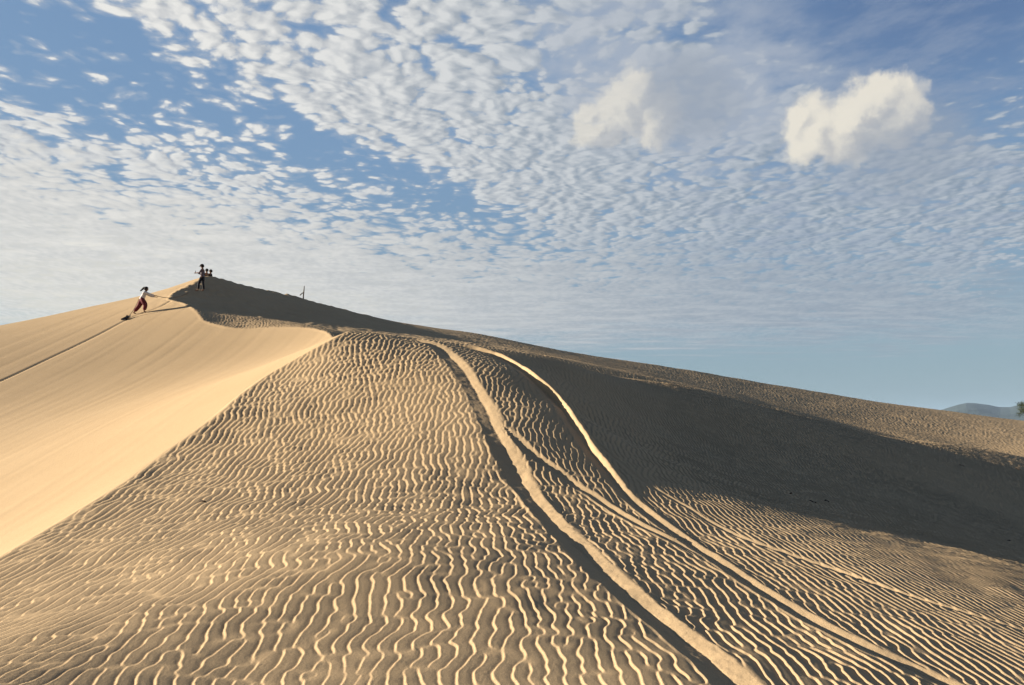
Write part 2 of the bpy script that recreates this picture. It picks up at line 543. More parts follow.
def build_person(loc, rz, J, wear, label, group, gaze=(1, 0, 0)):
    """J: joints in metres, facing +x, y to the left, z up from the feet"""
    root = empty('person', loc, rz)
    tag(root, label, 'person', group)
    V = {k: Vector(q) for k, q in J.items()}
    f = Vector(gaze).normalized()
    B = Rig()
    pel = B.add(V['pelvis'], (0.13, 0.10))
    spine = V['pelvis'].lerp(V['chest'], 0.5)
    c = B.chain([(spine, (0.115, 0.09)), (V['chest'], (0.135, 0.10))], pel)
    nk = B.add(V['neck'], 0.055, c)
    hd = V['head']; upd = (hd - V['neck']).normalized()
    h = B.chain([(hd - upd * 0.075 + f * 0.015, 0.060), (hd + f * 0.005, 0.086), (hd + upd * 0.075 - f * 0.01, 0.072)], nk)
    B.add(hd - upd * 0.015 + f * 0.108, 0.013, h - 1)                       # nose
    for sd_, sg in (('l', 1), ('r', -1)):
        sh = B.add(V['shoulder_' + sd_], 0.060, c)
        el = B.chain([(V['shoulder_' + sd_].lerp(V['elbow_' + sd_], 0.5), 0.047), (V['elbow_' + sd_], 0.038)], sh)
        wr = B.chain([(V['elbow_' + sd_].lerp(V['wrist_' + sd_], 0.4), 0.038), (V['wrist_' + sd_], 0.025)], el)
        hand(B, wr, V['wrist_' + sd_], V['wrist_' + sd_] - V['elbow_' + sd_], Vector((0, 0, 1)) + f * 0.01, 0.7)
        hp = B.add(V['hip_' + sd_], 0.090, pel)
        kn = B.chain([(V['hip_' + sd_].lerp(V['knee_' + sd_], 0.5), 0.074), (V['knee_' + sd_], 0.053)], hp)
        an = B.chain([(V['knee_' + sd_].lerp(V['ankle_' + sd_], 0.35), 0.054), (V['ankle_' + sd_], 0.036)], kn)
        B.chain([(V['toe_' + sd_].lerp(V['ankle_' + sd_], 0.35) - Vector((0, 0, 0.03)), (0.040, 0.028)), (V['toe_' + sd_], (0.035, 0.020))], an)
    me = B.mesh()
    bm = bmesh.new(); bm.from_mesh(me); bpy.data.meshes.remove(me)
    side = f.cross(upd).normalized()
    for s in (-1, 1):                                                       # eyes and ears
        g = bmesh.ops.create_icosphere(bm, subdivisions=2, radius=0.013, matrix=Matrix.Translation(hd + f * 0.082 + side * s * 0.033 + upd * 0.012))
        for v in g['verts']:
            for q in v.link_faces: q.material_index = 1
        bmesh.ops.create_icosphere(bm, subdivisions=2, radius=0.03, matrix=Matrix.Translation(hd + side * s * 0.086 - upd * 0.005) @ Matrix.Diagonal((0.6, 0.35, 1, 1)))
    link('body', bm, [M_SKIN, M_EYE], root)
    # shirt
    S_ = Rig()
    spd = (V['chest'] - V['pelvis']).normalized()
    a = S_.add(V['pelvis'] - spd * 0.10, (0.175, 0.140))
    a = S_.add(V['pelvis'] + spd * 0.06, (0.168, 0.132), a)
    cc = S_.chain([(spine, (0.160, 0.124)), (V['chest'], (0.172, 0.126))], a)
    S_.add(V['chest'].lerp(V['neck'], 0.75), 0.078, cc)
    for sd_ in 'lr':
        i = S_.add(V['shoulder_' + sd_], 0.078, cc)
        i = S_.chain([(V['shoulder_' + sd_].lerp(V['elbow_' + sd_], 0.55), 0.066)], i)
        if wear.get('sleeve', 1) > 1:
            S_.chain([(V['elbow_' + sd_], 0.055), (V['elbow_' + sd_].lerp(V['wrist_' + sd_], 0.85), 0.042)], i)
    link('shirt', S_.mesh(), wear['shirt'], root)
    # trousers
    T = Rig()
    a = T.add(V['pelvis'] + spd * 0.12, (0.160, 0.130))
    a = T.add(V['pelvis'], (0.185, 0.152), a)
    wd = wear.get('wide', 1.0)
    for sd_ in 'lr':
        i = T.add(V['hip_' + sd_], 0.122, a)
        T.chain([(V['hip_' + sd_].lerp(V['knee_' + sd_], 0.5), 0.092 * wd), (V['knee_' + sd_], 0.074 * wd),
                 (V['knee_' + sd_].lerp(V['ankle_' + sd_], 0.5), 0.066 * wd), (V['knee_' + sd_].lerp(V['ankle_' + sd_], wear.get('leg', 0.95)), 0.056 * wd)], i)
    link('trousers', T.mesh(), wear['trousers'], root)
    # hair
    bm = bmesh.new()
    bmesh.ops.create_uvsphere(bm, u_segments=24, v_segments=16, radius=0.112, matrix=Matrix.Translation(hd + upd * 0.022 - f * 0.016) @ Matrix.Diagonal((1, 0.92, 1.06, 1)))
    bmesh.ops.delete(bm, geom=[v for v in bm.verts if (v.co - hd).dot(f) > 0.055 and (v.co - hd).dot(upd) < 0.055], context='VERTS')
    bmesh.ops.delete(bm, geom=[v for v in bm.verts if (v.co - hd).dot(upd) < -0.075], context='VERTS')
    if 'tail' in wear:
        H = Rig()
        H.chain([(hd - f * 0.05, 0.085)] + [(Vector(q), r) for q, r in wear['tail']], None)
        tm = H.mesh(); bm.from_mesh(tm); bpy.data.meshes.remove(tm)
    hr = link('hair', bm, M_HAIR, root)
    sm = hr.modifiers.new('thickness', 'SOLIDIFY'); sm.thickness = 0.008
    if 'cap' in wear:
        bm = bmesh.new()
        bmesh.ops.create_uvsphere(bm, u_segments=20, v_segments=12, radius=0.124, matrix=Matrix.Translation(hd + upd * 0.04 - f * 0.012) @ Matrix.Diagonal((1, 0.95, 0.92, 1)))
        bmesh.ops.delete(bm, geom=[v for v in bm.verts if (v.co - hd).dot(upd) < 0.035], context='VERTS')
        cap = link('cap', bm, wear['cap'], root)
        sm = cap.modifiers.new('thickness', 'SOLIDIFY'); sm.thickness = 0.006
        bm = bmesh.new()
        pts_ = [hd + upd * 0.042 + f * (0.07 + 0.10 * math.sin(t)) + side * 0.085 * math.cos(t) for t in np.linspace(0, math.pi, 12)]
        top = [bm.verts.new(q) for q in pts_]; bot = [bm.verts.new(q - upd * 0.008 - f * 0.0) for q in pts_]
        bm.faces.new(top); bm.faces.new(bot[::-1])
        for q in range(12): bm.faces.new((top[q], bot[q], bot[(q + 1) % 12], top[(q + 1) % 12]))
        link('brim', bm, wear['cap'], cap)
    return root


def stand(h=1.70, **kw):
    k = h / 1.70
    J = dict(pelvis=(0, 0, 0.94), chest=(0, 0, 1.26), neck=(0.0, 0, 1.43), head=(0.02, 0, 1.58),
             shoulder_l=(0, 0.185, 1.36), shoulder_r=(0, -0.185, 1.36), elbow_l=(-0.03, 0.25, 1.08), elbow_r=(-0.03, -0.25, 1.08),
             wrist_l=(0.05, 0.26, 0.84), wrist_r=(0.05, -0.26, 0.84), hip_l=(0, 0.09, 0.90), hip_r=(0, -0.09, 0.90),
             knee_l=(0.03, 0.10, 0.50), knee_r=(0.03, -0.10, 0.50), ankle_l=(0, 0.11, 0.09), ankle_r=(0, -0.11, 0.09),
             toe_l=(0.15, 0.13, 0.03), toe_r=(0.15, -0.13, 0.03))
    J.update(kw)
    return {n: tuple(q * k for q in p) for n, p in J.items()}


# the climber on the slip face: leans forward, one foot below the other, holds the rope, drags a board
P0 = hit3(140.8, 313.4)
Q0 = hit3(200.0, 291.0, 30)
dirw = (Q0 - P0); up_az = math.atan2(dirw.y, dirw.x)
rz = 0.25                                   # climbs to the right and away along the trail
ux, uy = math.cos(rz), math.sin(rz)
gz = lambda fx, fy: ground(P0.x + fx * ux - fy * uy, P0.y + fx * uy + fy * ux) - P0.z
zf_, zb_ = gz(0.22, -0.1), gz(-0.42, 0.1)
climb = dict(pelvis=(0.02, 0, 0.86), chest=(0.14, 0, 1.13), neck=(0.19, 0, 1.29), head=(0.23, 0, 1.43),
             shoulder_l=(0.15, 0.18, 1.22), shoulder_r=(0.17, -0.18, 1.22),
             elbow_r=(0.50, -0.20, 1.10), wrist_r=(0.74, -0.16, 1.05), elbow_l=(0.46, 0.20, 1.06), wrist_l=(0.68, 0.12, 1.02),
             hip_l=(0.0, 0.09, 0.82), hip_r=(0.04, -0.09, 0.82),
             knee_r=(0.26, -0.10, 0.46 + zf_ * 0.5), ankle_r=(0.18, -0.10, 0.09 + zf_), toe_r=(0.33, -0.11, 0.05 + gz(0.33, -0.11)),
             knee_l=(-0.14, 0.10, 0.44 + zb_ * 0.4), ankle_l=(-0.42, 0.10, 0.10 + zb_), toe_l=(-0.29, 0.11, 0.04 + gz(-0.29, 0.11)))
climb = {k: (p[0] * 0.88, p[1] * 0.96, p[2] * 0.88) for k, p in climb.items()}
climber = build_person(P0, rz, climb,
    dict(shirt=cloth('pale_cotton', (0.50, 0.49, 0.50), 30, 0.15), trousers=cloth('maroon_cotton', (0.11, 0.018, 0.024), 40, 0.3), wide=1.55, leg=0.85, sleeve=2,
         tail=[((0.11, 0.02, 1.37), 0.062), ((0.01, 0.04, 1.26), 0.050), ((-0.10, 0.05, 1.15), 0.032)]),
    'person in pale top and maroon trousers climbing the bright slope with arms reaching ahead', 'people on the dune', gaze=(1, 0, -0.25))


def tube(bm, pts_, r, seg=6):
    pts_ = [Vector(p) for p in pts_]
    rings = []
    for i, p in enumerate(pts_):
        d = (pts_[min(i + 1, len(pts_) - 1)] - pts_[max(i - 1, 0)]).normalized()
        a = d.orthogonal().normalized(); b = d.cross(a)
        rr = r[i] if isinstance(r, (list, tuple)) else r
        rings.append([bm.verts.new(p + (a * math.cos(t) + b * math.sin(t)) * rr) for t in [2 * math.pi * k / seg for k in range(seg)]])
    # keep rings aligned
    for i in range(1, len(rings)):
        best = min(range(seg), key=lambda s: sum((rings[i][(k + s) % seg].co - rings[i - 1][k].co).length for k in range(seg)))
        rings[i] = rings[i][best:] + rings[i][:best]
        for k in range(seg):
            bm.faces.new((rings[i - 1][k], rings[i - 1][(k + 1) % seg], rings[i][(k + 1) % seg], rings[i][k]))
    bm.faces.new(rings[0][::-1]); bm.faces.new(rings[-1])


def world_of(root, p):
    return Matrix.Translation(root.location) @ Matrix.Rotation(root.rotation_euler.z, 4, 'Z') @ Vector(p)


# rope from her hands up to the trodden crest
h1 = world_of(climber, (0.71, -0.14, 0.92))
anchor = hit3(188.5, 293.2, 30)
pts_ = []
for t in np.linspace(0, 1, 24):
    p = h1.lerp(anchor, t)
    p.z -= 0.22 * math.sin(math.pi * t) * (1 - 0.3 * t)
    p.z = max(p.z, ground(p.x, p.y) + 0.03)
    pts_.append(p)
bm = bmesh.new(); tube(bm, pts_, 0.016)
tag(link('rope', bm, M_ROPE), 'rope stretched from the hands of the climber up to the dark crest', 'rope')

# board dragged behind her on a cord
SB = hit3(126.2, 319.2)
bx, by = SB.x, SB.y
e_ = 0.3
nrm = Vector((-(ground(bx + e_, by) - ground(bx - e_, by)) / (2 * e_), -(ground(bx, by + e_) - ground(bx, by - e_)) / (2 * e_), 1)).normalized()
hip = world_of(climber, (-0.12, 0.02, 0.76))
along = (hip - SB); along = (along - nrm * along.dot(nrm)).normalized()
sidev = nrm.cross(along)
board = empty('sand_sled', SB)
tag(board, 'small dark sand sled dragged on a cord behind the climber', 'sled')
bm = bmesh.new()
rows = []
for t in np.linspace(-0.38, 0.42, 12) * 0.62:
    wv = 0.14 * (1 - max(0, abs(t) - 0.17) ** 2 * 30)
    lift = 0.035 + (max(0, t - 0.14) ** 2 * 5)
    rows.append([(t, q * wv, lift + 0.05 * abs(q) ** 4) for q in np.linspace(-1, 1, 9)])
for off, flip in ((0, False), (-0.02, True)):
    g = [[bm.verts.new(along * a + sidev * b + nrm * (c + off)) for a, b, c in r_] for r_ in rows]
    for i in range(11):
        for k in range(8):
            q = (g[i][k], g[i][k + 1], g[i + 1][k + 1], g[i + 1][k])
            bm.faces.new(q[::-1] if flip else q)
    if off == 0: g0 = g
for i in range(11):
    for k in (0, 8): bm.faces.new((g0[i][k], g0[i + 1][k], g[i + 1][k], g[i][k]))
for k in range(8):
    for i in (0, 11): bm.faces.new((g0[i][k], g0[i][k + 1], g[i][k + 1], g[i][k]))
bmesh.ops.recalc_face_normals(bm, faces=bm.faces)
link('deck', bm, cloth('dark_plastic', (0.03, 0.025, 0.025), 30, 0.2), board)
bm = bmesh.new()
a0 = along * 0.255 + nrm * 0.09; a1 = hip - SB
tube(bm, [a0.lerp(a1, t) - Vector((0, 0, 0.10 * math.sin(math.pi * t))) for t in np.linspace(0, 1, 12)], 0.014)
link('cord', bm, M_ROPE, board)

# the man with the cap on the shaded side of the crest, facing left
PM = hit3(201.8, 291.3, 30)
rm = math.pi + 0.1
mx, my = math.cos(rm), math.sin(rm)
gm = lambda fx, fy: ground(PM.x + fx * mx - fy * my, PM.y + fx * my + fy * mx) - PM.z
man = stand(1.62, pelvis=(0.0, 0, 0.93), chest=(-0.01, 0, 1.25), head=(0.05, 0, 1.58),
            elbow_l=(0.12, 0.24, 1.12), wrist_l=(0.34, 0.14, 1.14), elbow_r=(0.10, -0.24, 1.11), wrist_r=(0.33, -0.10, 1.16),
            knee_l=(0.16, 0.12, 0.52 + gm(0.2, 0.12) * 0.5), ankle_l=(0.20, 0.13, 0.09 + gm(0.20, 0.13)), toe_l=(0.35, 0.15, 0.04 + gm(0.35, 0.15)),
            knee_r=(-0.02, -0.10, 0.50 + gm(-0.05, -0.1) * 0.5), ankle_r=(-0.08, -0.11, 0.09 + gm(-0.08, -0.11)), toe_r=(0.07, -0.13, 0.04 + gm(0.07, -0.13)))
man_o = build_person(PM, rm, man,
    dict(shirt=plaid('plaid_cotton', (0.16, 0.12, 0.13), (0.05, 0.035, 0.045), (0.24, 0.20, 0.21)), trousers=cloth('dark_trousers', (0.018, 0.018, 0.022), 40, 0.3), wide=1.1,
         sleeve=2, cap=cloth('cap_cloth', (0.012, 0.012, 0.014), 60, 0.2)),
    'person in dark cap and checked shirt standing on the shaded crest, holding a phone', 'people on the dune', gaze=(1, 0, -0.2))
bm = bmesh.new()
bmesh.ops.create_cube(bm, size=1.0, matrix=Matrix.Diagonal((0.012, 0.085, 0.17, 1)))
bmesh.ops.bevel(bm, geom=bm.edges[:], offset=0.004, segments=2, affect='EDGES')
ph = empty('phone', world_of(man_o, (0.415, 0.0, 1.15)), rm)
tag(ph, 'dark phone held up by the person in the cap', 'phone')
link('case', bm, cloth('phone_case', (0.02, 0.02, 0.022), 50, 0.1), ph, smooth=False)
bm = bmesh.new()
bmesh.ops.create_cube(bm, size=1.0, matrix=Matrix.Translation((-0.0075, 0, 0)) @ Matrix.Diagonal((0.002, 0.075, 0.155, 1)))
link('screen', bm, mat('phone_glass', (0.02, 0.02, 0.025), 0.1)[0], ph, smooth=False)


def behind_crest(u, vtop, h, rmin=51.0):
    """someone standing beyond the crest whose head top is seen at (u, vtop)"""
    d = np.array(pt(u, vtop, 1.0)) - np.array([0, 0, EYE])
    for r in np.arange(rmin, rmin + 25, 0.05):
        if ground(d[0] * r, d[1] * r) + h <= EYE + d[2] * r: break
    return Vector((d[0] * r, d[1] * r, ground(d[0] * r, d[1] * r)))


pa = behind_crest(207.0, 268.6, 1.60)
build_person(pa, 2.6, stand(1.58, elbow_l=(0.10, 0.24, 1.10), wrist_l=(0.30, 0.12, 1.08), elbow_r=(0.06, -0.24, 1.09), wrist_r=(0.28, -0.08, 1.05)),
    dict(shirt=cloth('dark_shirt', (0.05, 0.035, 0.035), 40, 0.3), trousers=cloth('brown_trousers', (0.05, 0.035, 0.03), 40, 0.3), wide=1.15, sleeve=2),
    'person in dark clothes standing beyond the crest, directly behind the one in the cap', 'people on the dune', gaze=(1, 0, -0.15))
pb = behind_crest(211.0, 269.2, 1.66)
build_person(pb, 3.6, stand(1.64, elbow_r=(-0.06, -0.36, 1.10), wrist_r=(0.02, -0.18, 0.98), elbow_l=(-0.06, 0.36, 1.10), wrist_l=(0.02, 0.18, 0.98)),
    dict(shirt=cloth('charcoal_shirt', (0.04, 0.036, 0.036), 40, 0.3), trousers=cloth('black_trousers', (0.02, 0.018, 0.018), 40, 0.3), wide=1.1, sleeve=2),
    'person farthest right on the crest, seen from the waist up with elbows out', 'people on the dune', gaze=(1, 0, 0))

# stake on the skyline
st_p = hit3(303.2, 299.2, 40)
stake = empty('stake', st_p)
tag(stake, 'thin dark wooden stake with a short side branch standing on the shaded skyline', 'stake')
bm = bmesh.new()
tube(bm, [(0, 0, -0.25), (0.01, 0, 0.35), (0.03, 0, 0.55), (0.05, 0, 0.98)], [0.05, 0.045, 0.040, 0.028], 8)
link('pole', bm, M_WOOD, stake)
bm = bmesh.new()
tube(bm, [(0.03, 0, 0.50), (-0.10, 0.02, 0.44), (-0.20, 0.03, 0.35), (-0.26, 0.03, 0.29)], [0.035, 0.036, 0.034, 0.040], 8)
link('branch', bm, M_WOOD, stake)

# scrub tree at the right edge, just over the brow
tb = behind_crest(1041.0, 421.0, 0.2, 110.0)
tree = empty('scrub_tree', tb)
tag(tree, 'dark leafy scrub tree standing beyond the dune at the right edge', 'tree')
rt = random.Random(4)
bm = bmesh.new(); tips = []
for k in range(9):
    a = 2 * math.pi * k / 9 + rt.uniform(-0.3, 0.3); L = rt.uniform(1.7, 3.0)
    p = [Vector((0, 0, -0.2)), Vector((0.1 * math.cos(a), 0.1 * math.sin(a), 0.4))]
    for t in (0.45, 0.75, 1.0):
        p.append(Vector((math.cos(a) * L * t * 0.95, math.sin(a) * L * t * 0.95, 0.4 + (2.1 - 0.25 * (k % 4)) * t ** 0.75 + rt.uniform(-0.15, 0.15))))
    tube(bm, p, [0.13, 0.10, 0.06, 0.035, 0.015], 7)
    tips += [(p[2], 0.35), (p[3], 0.50), (p[4], 0.42)]
    for q in range(3):
        s0 = p[3]; e0 = s0 + Vector((rt.uniform(-0.8, 0.8), rt.uniform(-0.8, 0.8), rt.uniform(-0.5, 0.7)))
        tube(bm, [s0, s0.lerp(e0, 0.5) + Vector((0, 0, 0.08)), e0], [0.03, 0.02, 0.01], 6)
        tips.append((e0, 0.34))
link('trunk', bm, M_WOOD, tree)
lv, lf = [], []
for c0, rad in tips:
    for q in range(130):
        dv = Vector((rt.gauss(0, 1), rt.gauss(0, 1), rt.gauss(0, 0.8))) * rad * 0.5
        p = c0 + dv
        ax = Vector((rt.gauss(0, 1), rt.gauss(0, 1), rt.gauss(0, 0.6))).normalized(); bx_ = ax.orthogonal().normalized()
        ln = rt.uniform(0.05, 0.10); wd = ln * 0.42
        i = len(lv)
        lv += [p - ax * ln, p + bx_ * wd, p + ax * ln, p - bx_ * wd]; lf.append((i, i + 1, i + 2, i + 3))
me = bpy.data.meshes.new('crown'); me.from_pydata([tuple(q) for q in lv], [], lf)
m_leaf = cloth('dark_leaf', (0.030, 0.040, 0.018), 3, 0.5)
link('crown', me, m_leaf, tree, smooth=False)

# bits of driftwood on the sand
TW = [(202, 502, 0.16, 0.3, 'small dark twig lying on the near ripples left of the wheel tracks'),
      (239, 326.5, 0.35, 0.1, 'dark stick lying at the upper brow of the bright smooth slope'),
      (791, 494, 0.10, 1.0, 'tiny twig in the shaded hollow, left of the pair of longer ones'),
      (813, 502.5, 0.22, 0.5, 'longest twig in the shaded hollow just above the lit ripples'),
      (827, 501, 0.14, 0.2, 'short twig in the shaded hollow touching the right end of the longest one'),
      (962, 466, 0.24, 0.4, 'twig high in the shaded hollow, below the sunlit edge of the far dune'),
      (1018, 469, 0.26, 0.6, 'twig in the shade at the right edge, under the far dune'),
      (1009, 541, 0.12, 0.2, 'tiny twig at the lower right of the shaded hollow')]
for u, v, L, a, lab in TW:
    p = hit3(u, v)
    a += rt.uniform(-0.2, 0.2); L *= 0.7
    pts_ = []
    for t in np.linspace(-0.5, 0.5, 6):
        q = Vector((p.x + math.cos(a) * L * t, p.y - math.sin(a) * L * t + rt.uniform(-1, 1) * L * 0.03, 0))
        q.z = ground(q.x, q.y) + 0.006 + 0.03 * L
        pts_.append(q - p)
    bm = bmesh.new(); tube(bm, pts_, [0.010 + 0.018 * L] * 5 + [0.006 + 0.008 * L], 6)
    o = link('twig', bm, M_WOOD); o.location = p
    tag(o, lab, 'twig', 'twigs lying on the sand')

# ------------------------------------------------------------------ far hills and the air between
def build_hills():
    prof = [(880, 424), (915, 419), (932, 411), (945, 407.5), (957, 403.2), (966, 401.3), (977, 401.8), (988, 403.2), (1000, 405.6), (1010, 405.4), (1022, 402.5), (1050, 398), (1090, 401), (1140, 396), (1200, 402), (1300, 408), (1450, 420), (1600, 430)]
    a_ = np.array([pt(u, v + 1.2, 6000.0) for u, v in prof])
    pa_, pz_ = np.arctan2(a_[:, 0], a_[:, 1]), a_[:, 2]
    az = np.linspace(pa_[0] + 0.0005, pa_[-1], 420)
    rr = np.linspace(4300, 7700, 40)
    A, RR = np.meshgrid(az, rr)
    top = np.interp(A, pa_, pz_)
    k = 1 - np.abs((RR - 6000) / 1700.0)
    x, y = np.sin(A) * RR, np.cos(A) * RR
    n_ = vnoise(x / 260, y / 260, 71) + 0.5 * vnoise(x / 110, y / 110, 72)
    z = PLAIN - 3 + (top - PLAIN + 3) * np.clip(k, 0, 1) ** 0.8 * (1 + 0.5 * n_ * (1 - np.clip(k, 0, 1)))
    z += 6 * vnoise(x / 60, y / 60, 73) * np.clip(k * 3, 0, 1) * np.clip((top - 20) / 60, 0, 1)
    na, nr = len(az), len(rr)
    co = np.column_stack([x.ravel(), y.ravel(), z.ravel()])
    f_ = [(i * na + j, i * na + j + 1, (i + 1) * na + j + 1, (i + 1) * na + j) for i in range(nr - 1) for j in range(na - 1)]
    me = bpy.data.meshes.new('hills'); me.from_pydata(co.tolist(), [], f_)
    o = link('hills', me, cloth('hill_scrub', (0.035, 0.05, 0.045), 0.01, 0.4))
    o['kind'] = 'structure'


build_hills()
HAZE = 4.0e-5
bm = bmesh.new()
bmesh.ops.create_cube(bm, size=1.0, matrix=Matrix.Translation((0, 0, 104)) @ Matrix.Diagonal((19000, 19000, 236, 1)))
hz = link('haze', bm, bpy.data.materials.new('haze'), smooth=False)
hz['kind'] = 'stuff'
hm = hz.data.materials[0]; hm.use_nodes = True
hn, hl = hm.node_tree.nodes, hm.node_tree.links
hn.clear()
ho = hn.new('ShaderNodeOutputMaterial'); hv = hn.new('ShaderNodeVolumePrincipled')
hv.inputs['Color'].default_value = (0.48, 0.68, 0.95, 1); hv.inputs['Density'].default_value = HAZE
hl.new(hv.outputs[0], ho.inputs['Volume'])

# ------------------------------------------------------------------ world: low sun sky with broken altocumulus and two cumulus puffs
world = bpy.data.worlds.new('World')
scene.world = world
world.use_nodes = True
NT = world.node_tree
wn, wl = NT.nodes, NT.links
wn.clear()


class N:
    """tiny wrapper: arithmetic on node sockets"""
    def __init__(self, s): self.s = s
    def __add__(self, o): return mth('ADD', self, o)
    def __radd__(self, o): return mth('ADD', o, self)
    def __sub__(self, o): return mth('SUBTRACT', self, o)
    def __rsub__(self, o): return mth('SUBTRACT', o, self)
    def __mul__(self, o): return mth('MULTIPLY', self, o)
    def __rmul__(self, o): return mth('MULTIPLY', o, self)
    def __truediv__(self, o): return mth('DIVIDE', self, o)


def put(inp, v):
    if isinstance(v, N): wl.new(v.s, inp)
    else: inp.default_value = v


def mth(op, *a):
    n = wn.new('ShaderNodeMath'); n.operation = op
    for i, v in enumerate(a): put(n.inputs[i], v)
    return N(n.outputs[0])


def step(v, a, b, lo=0.0, hi=1.0, kind='SMOOTHSTEP'):
    n = wn.new('ShaderNodeMapRange'); n.interpolation_type = kind
    put(n.inputs['Value'], v)
    for k, q in (('From Min', a), ('From Max', b), ('To Min', lo), ('To Max', hi)): put(n.inputs[k], q)
    return N(n.outputs[0])


def vec(x, y, z=0.0):
    n = wn.new('ShaderNodeCombineXYZ')
    for i, v in enumerate((x, y, z)): put(n.inputs[i], v)
    return N(n.outputs[0])


def noise(v, scale, detail=4.0, rough=0.5, lac=2.0):
    n = wn.new('ShaderNodeTexNoise'); n.noise_dimensions = '2D'
    wl.new(v.s, n.inputs['Vector']); n.inputs['Scale'].default_value = scale
    n.inputs['Detail'].default_value = detail; n.inputs['Roughness'].default_value = rough; n.inputs['Lacunarity'].default_value = lac
    return N(n.outputs['Fac'])


def cells(v, scale):
    n = wn.new('ShaderNodeTexVoronoi'); n.voronoi_dimensions = '2D'; n.feature = 'F1'
    wl.new(v.s, n.inputs['Vector']); n.inputs['Scale'].default_value = scale
    return N(n.outputs['Distance'])


def mixc(f, a, b):
    n = wn.new('ShaderNodeMix'); n.data_type = 'RGBA'
    put(n.inputs['Factor'], f)
    for k, v in (('A', a), ('B', b)):
        if isinstance(v, N): wl.new(v.s, n.inputs[k])
        else: n.inputs[k].default_value = (*v, 1)
    return N(n.outputs['Result'])


def lin(r, g, b):
    """radiance of a display colour at the exposure used here"""
    f = lambda c: ((c / 255 + 0.055) / 1.055) ** 2.4 if c > 10 else c / 3294
    k = 1.0 / (SKY_STRENGTH * 2 ** EXPOSURE)
    return (f(r) * k, f(g) * k, f(b) * k)


def bearing(u, v):
    x, y, z = pt(u, v, 1.0)
    return math.degrees(math.atan2(x, y)), math.degrees(math.atan2(z - EYE, 1.0))


tc = wn.new('ShaderNodeTexCoord')
sep = wn.new('ShaderNodeSeparateXYZ'); wl.new(tc.outputs['Generated'], sep.inputs[0])
X, Y, Z = [N(o) for o in sep.outputs]
AZ = mth('ARCTAN2', X, Y) * (180 / math.pi)
EL = mth('ARCSINE', Z) * (180 / math.pi)
AE = vec(AZ, EL)
zc = mth('MAXIMUM', Z, 0.0) + 0.045
PX, PY = X / zc, Y / zc


def blob(u, v, ru, rv, rot=0.0, src=None):
    """soft spot in the sky: 1 at its middle, 0 at its rim; size in degrees given as frame pixels / 13"""
    a, e = bearing(u, v)
    m = wn.new('ShaderNodeMapping'); m.vector_type = 'TEXTURE'
    wl.new((src or AE).s, m.inputs['Vector'])
    m.inputs['Location'].default_value = (a, e, 0)
    m.inputs['Rotation'].default_value = (0, 0, -R(rot))
    m.inputs['Scale'].default_value = (ru / 13.0 * math.cos(R(a)) ** 1.2, rv / 13.0, 1)
    g = wn.new('ShaderNodeTexGradient'); g.gradient_type = 'SPHERICAL'
    wl.new(m.outputs[0], g.inputs[0])
    return N(g.outputs['Fac'])


front = step(AZ, -75, -48) * step(AZ, 75, 50) * step(EL, 46, 35)
# clear sky
sky = wn.new('ShaderNodeTexSky'); sky.sky_type = 'NISHITA'; sky.sun_disc = False
sky.sun_elevation = SUN_EL; sky.sun_rotation = SUN_AZ
sky.air_density = 1.0; sky.dust_density = 1.0; sky.ozone_density = 1.5
ramp = wn.new('ShaderNodeValToRGB')
wl.new((EL / 90.0).s, ramp.inputs[0])
els = ramp.color_ramp.elements
stops = [(0.0, (134, 158, 168)), (5.5, (136, 163, 177)), (12, (124, 156, 183)), (20, (118, 153, 190)), (29, (112, 147, 188)), (42, (44, 66, 104)), (65, (28, 42, 70)), (90, (22, 34, 58))]
while len(els) < len(stops): els.new(0.5)
for e_, (p_, c_) in zip(els, stops):
    e_.position = p_ / 90.0
    e_.color = (*[q for q in lin(*c_)], 1)
clear = N(ramp.outputs[0])
right = step(AZ, 2, 34)
clear = mixc(right * step(EL, 14, 30), clear, lin(74, 106, 154))
leftglow = step(AZ, 5, -36) * step(EL, 17, 0)
clear = mixc(leftglow * 0.8, clear, lin(196, 212, 216))
clear = mixc(0.10, clear, N(sky.outputs[0]))
clear = mixc(0.12 * front, clear, lin(140, 152, 168))
back = step(mth('ABSOLUTE', AZ), 60, 115)
clear = mixc(back * step(EL, 40, 10) * 0.75, clear, lin(134, 135, 136))

LIT = step(AZ, 26, -30)                      # clouds nearer the sun are brighter

# altocumulus field
wx = noise(vec(PX, PY), 3.0, 2.0) - 0.5
wy = noise(vec(PX + 7.3, PY + 2.1), 3.0, 2.0) - 0.5
QX, QY = PX + wx * 0.12 + (noise(vec(PX, PY), 22.0, 2.0) - 0.5) * 0.015, PY + wy * 0.12 + (noise(vec(PX + 3.1, PY + 9.2), 22.0, 2.0) - 0.5) * 0.015


def puff(dx):
    p = vec(QX + dx, QY)
    return 0.86 - cells(p, 14.0) * 0.74 - cells(p, 31.0) * 0.34 + 0.04 + (noise(p, 7.0, 8.0, 0.63) - 0.5) * 1.45


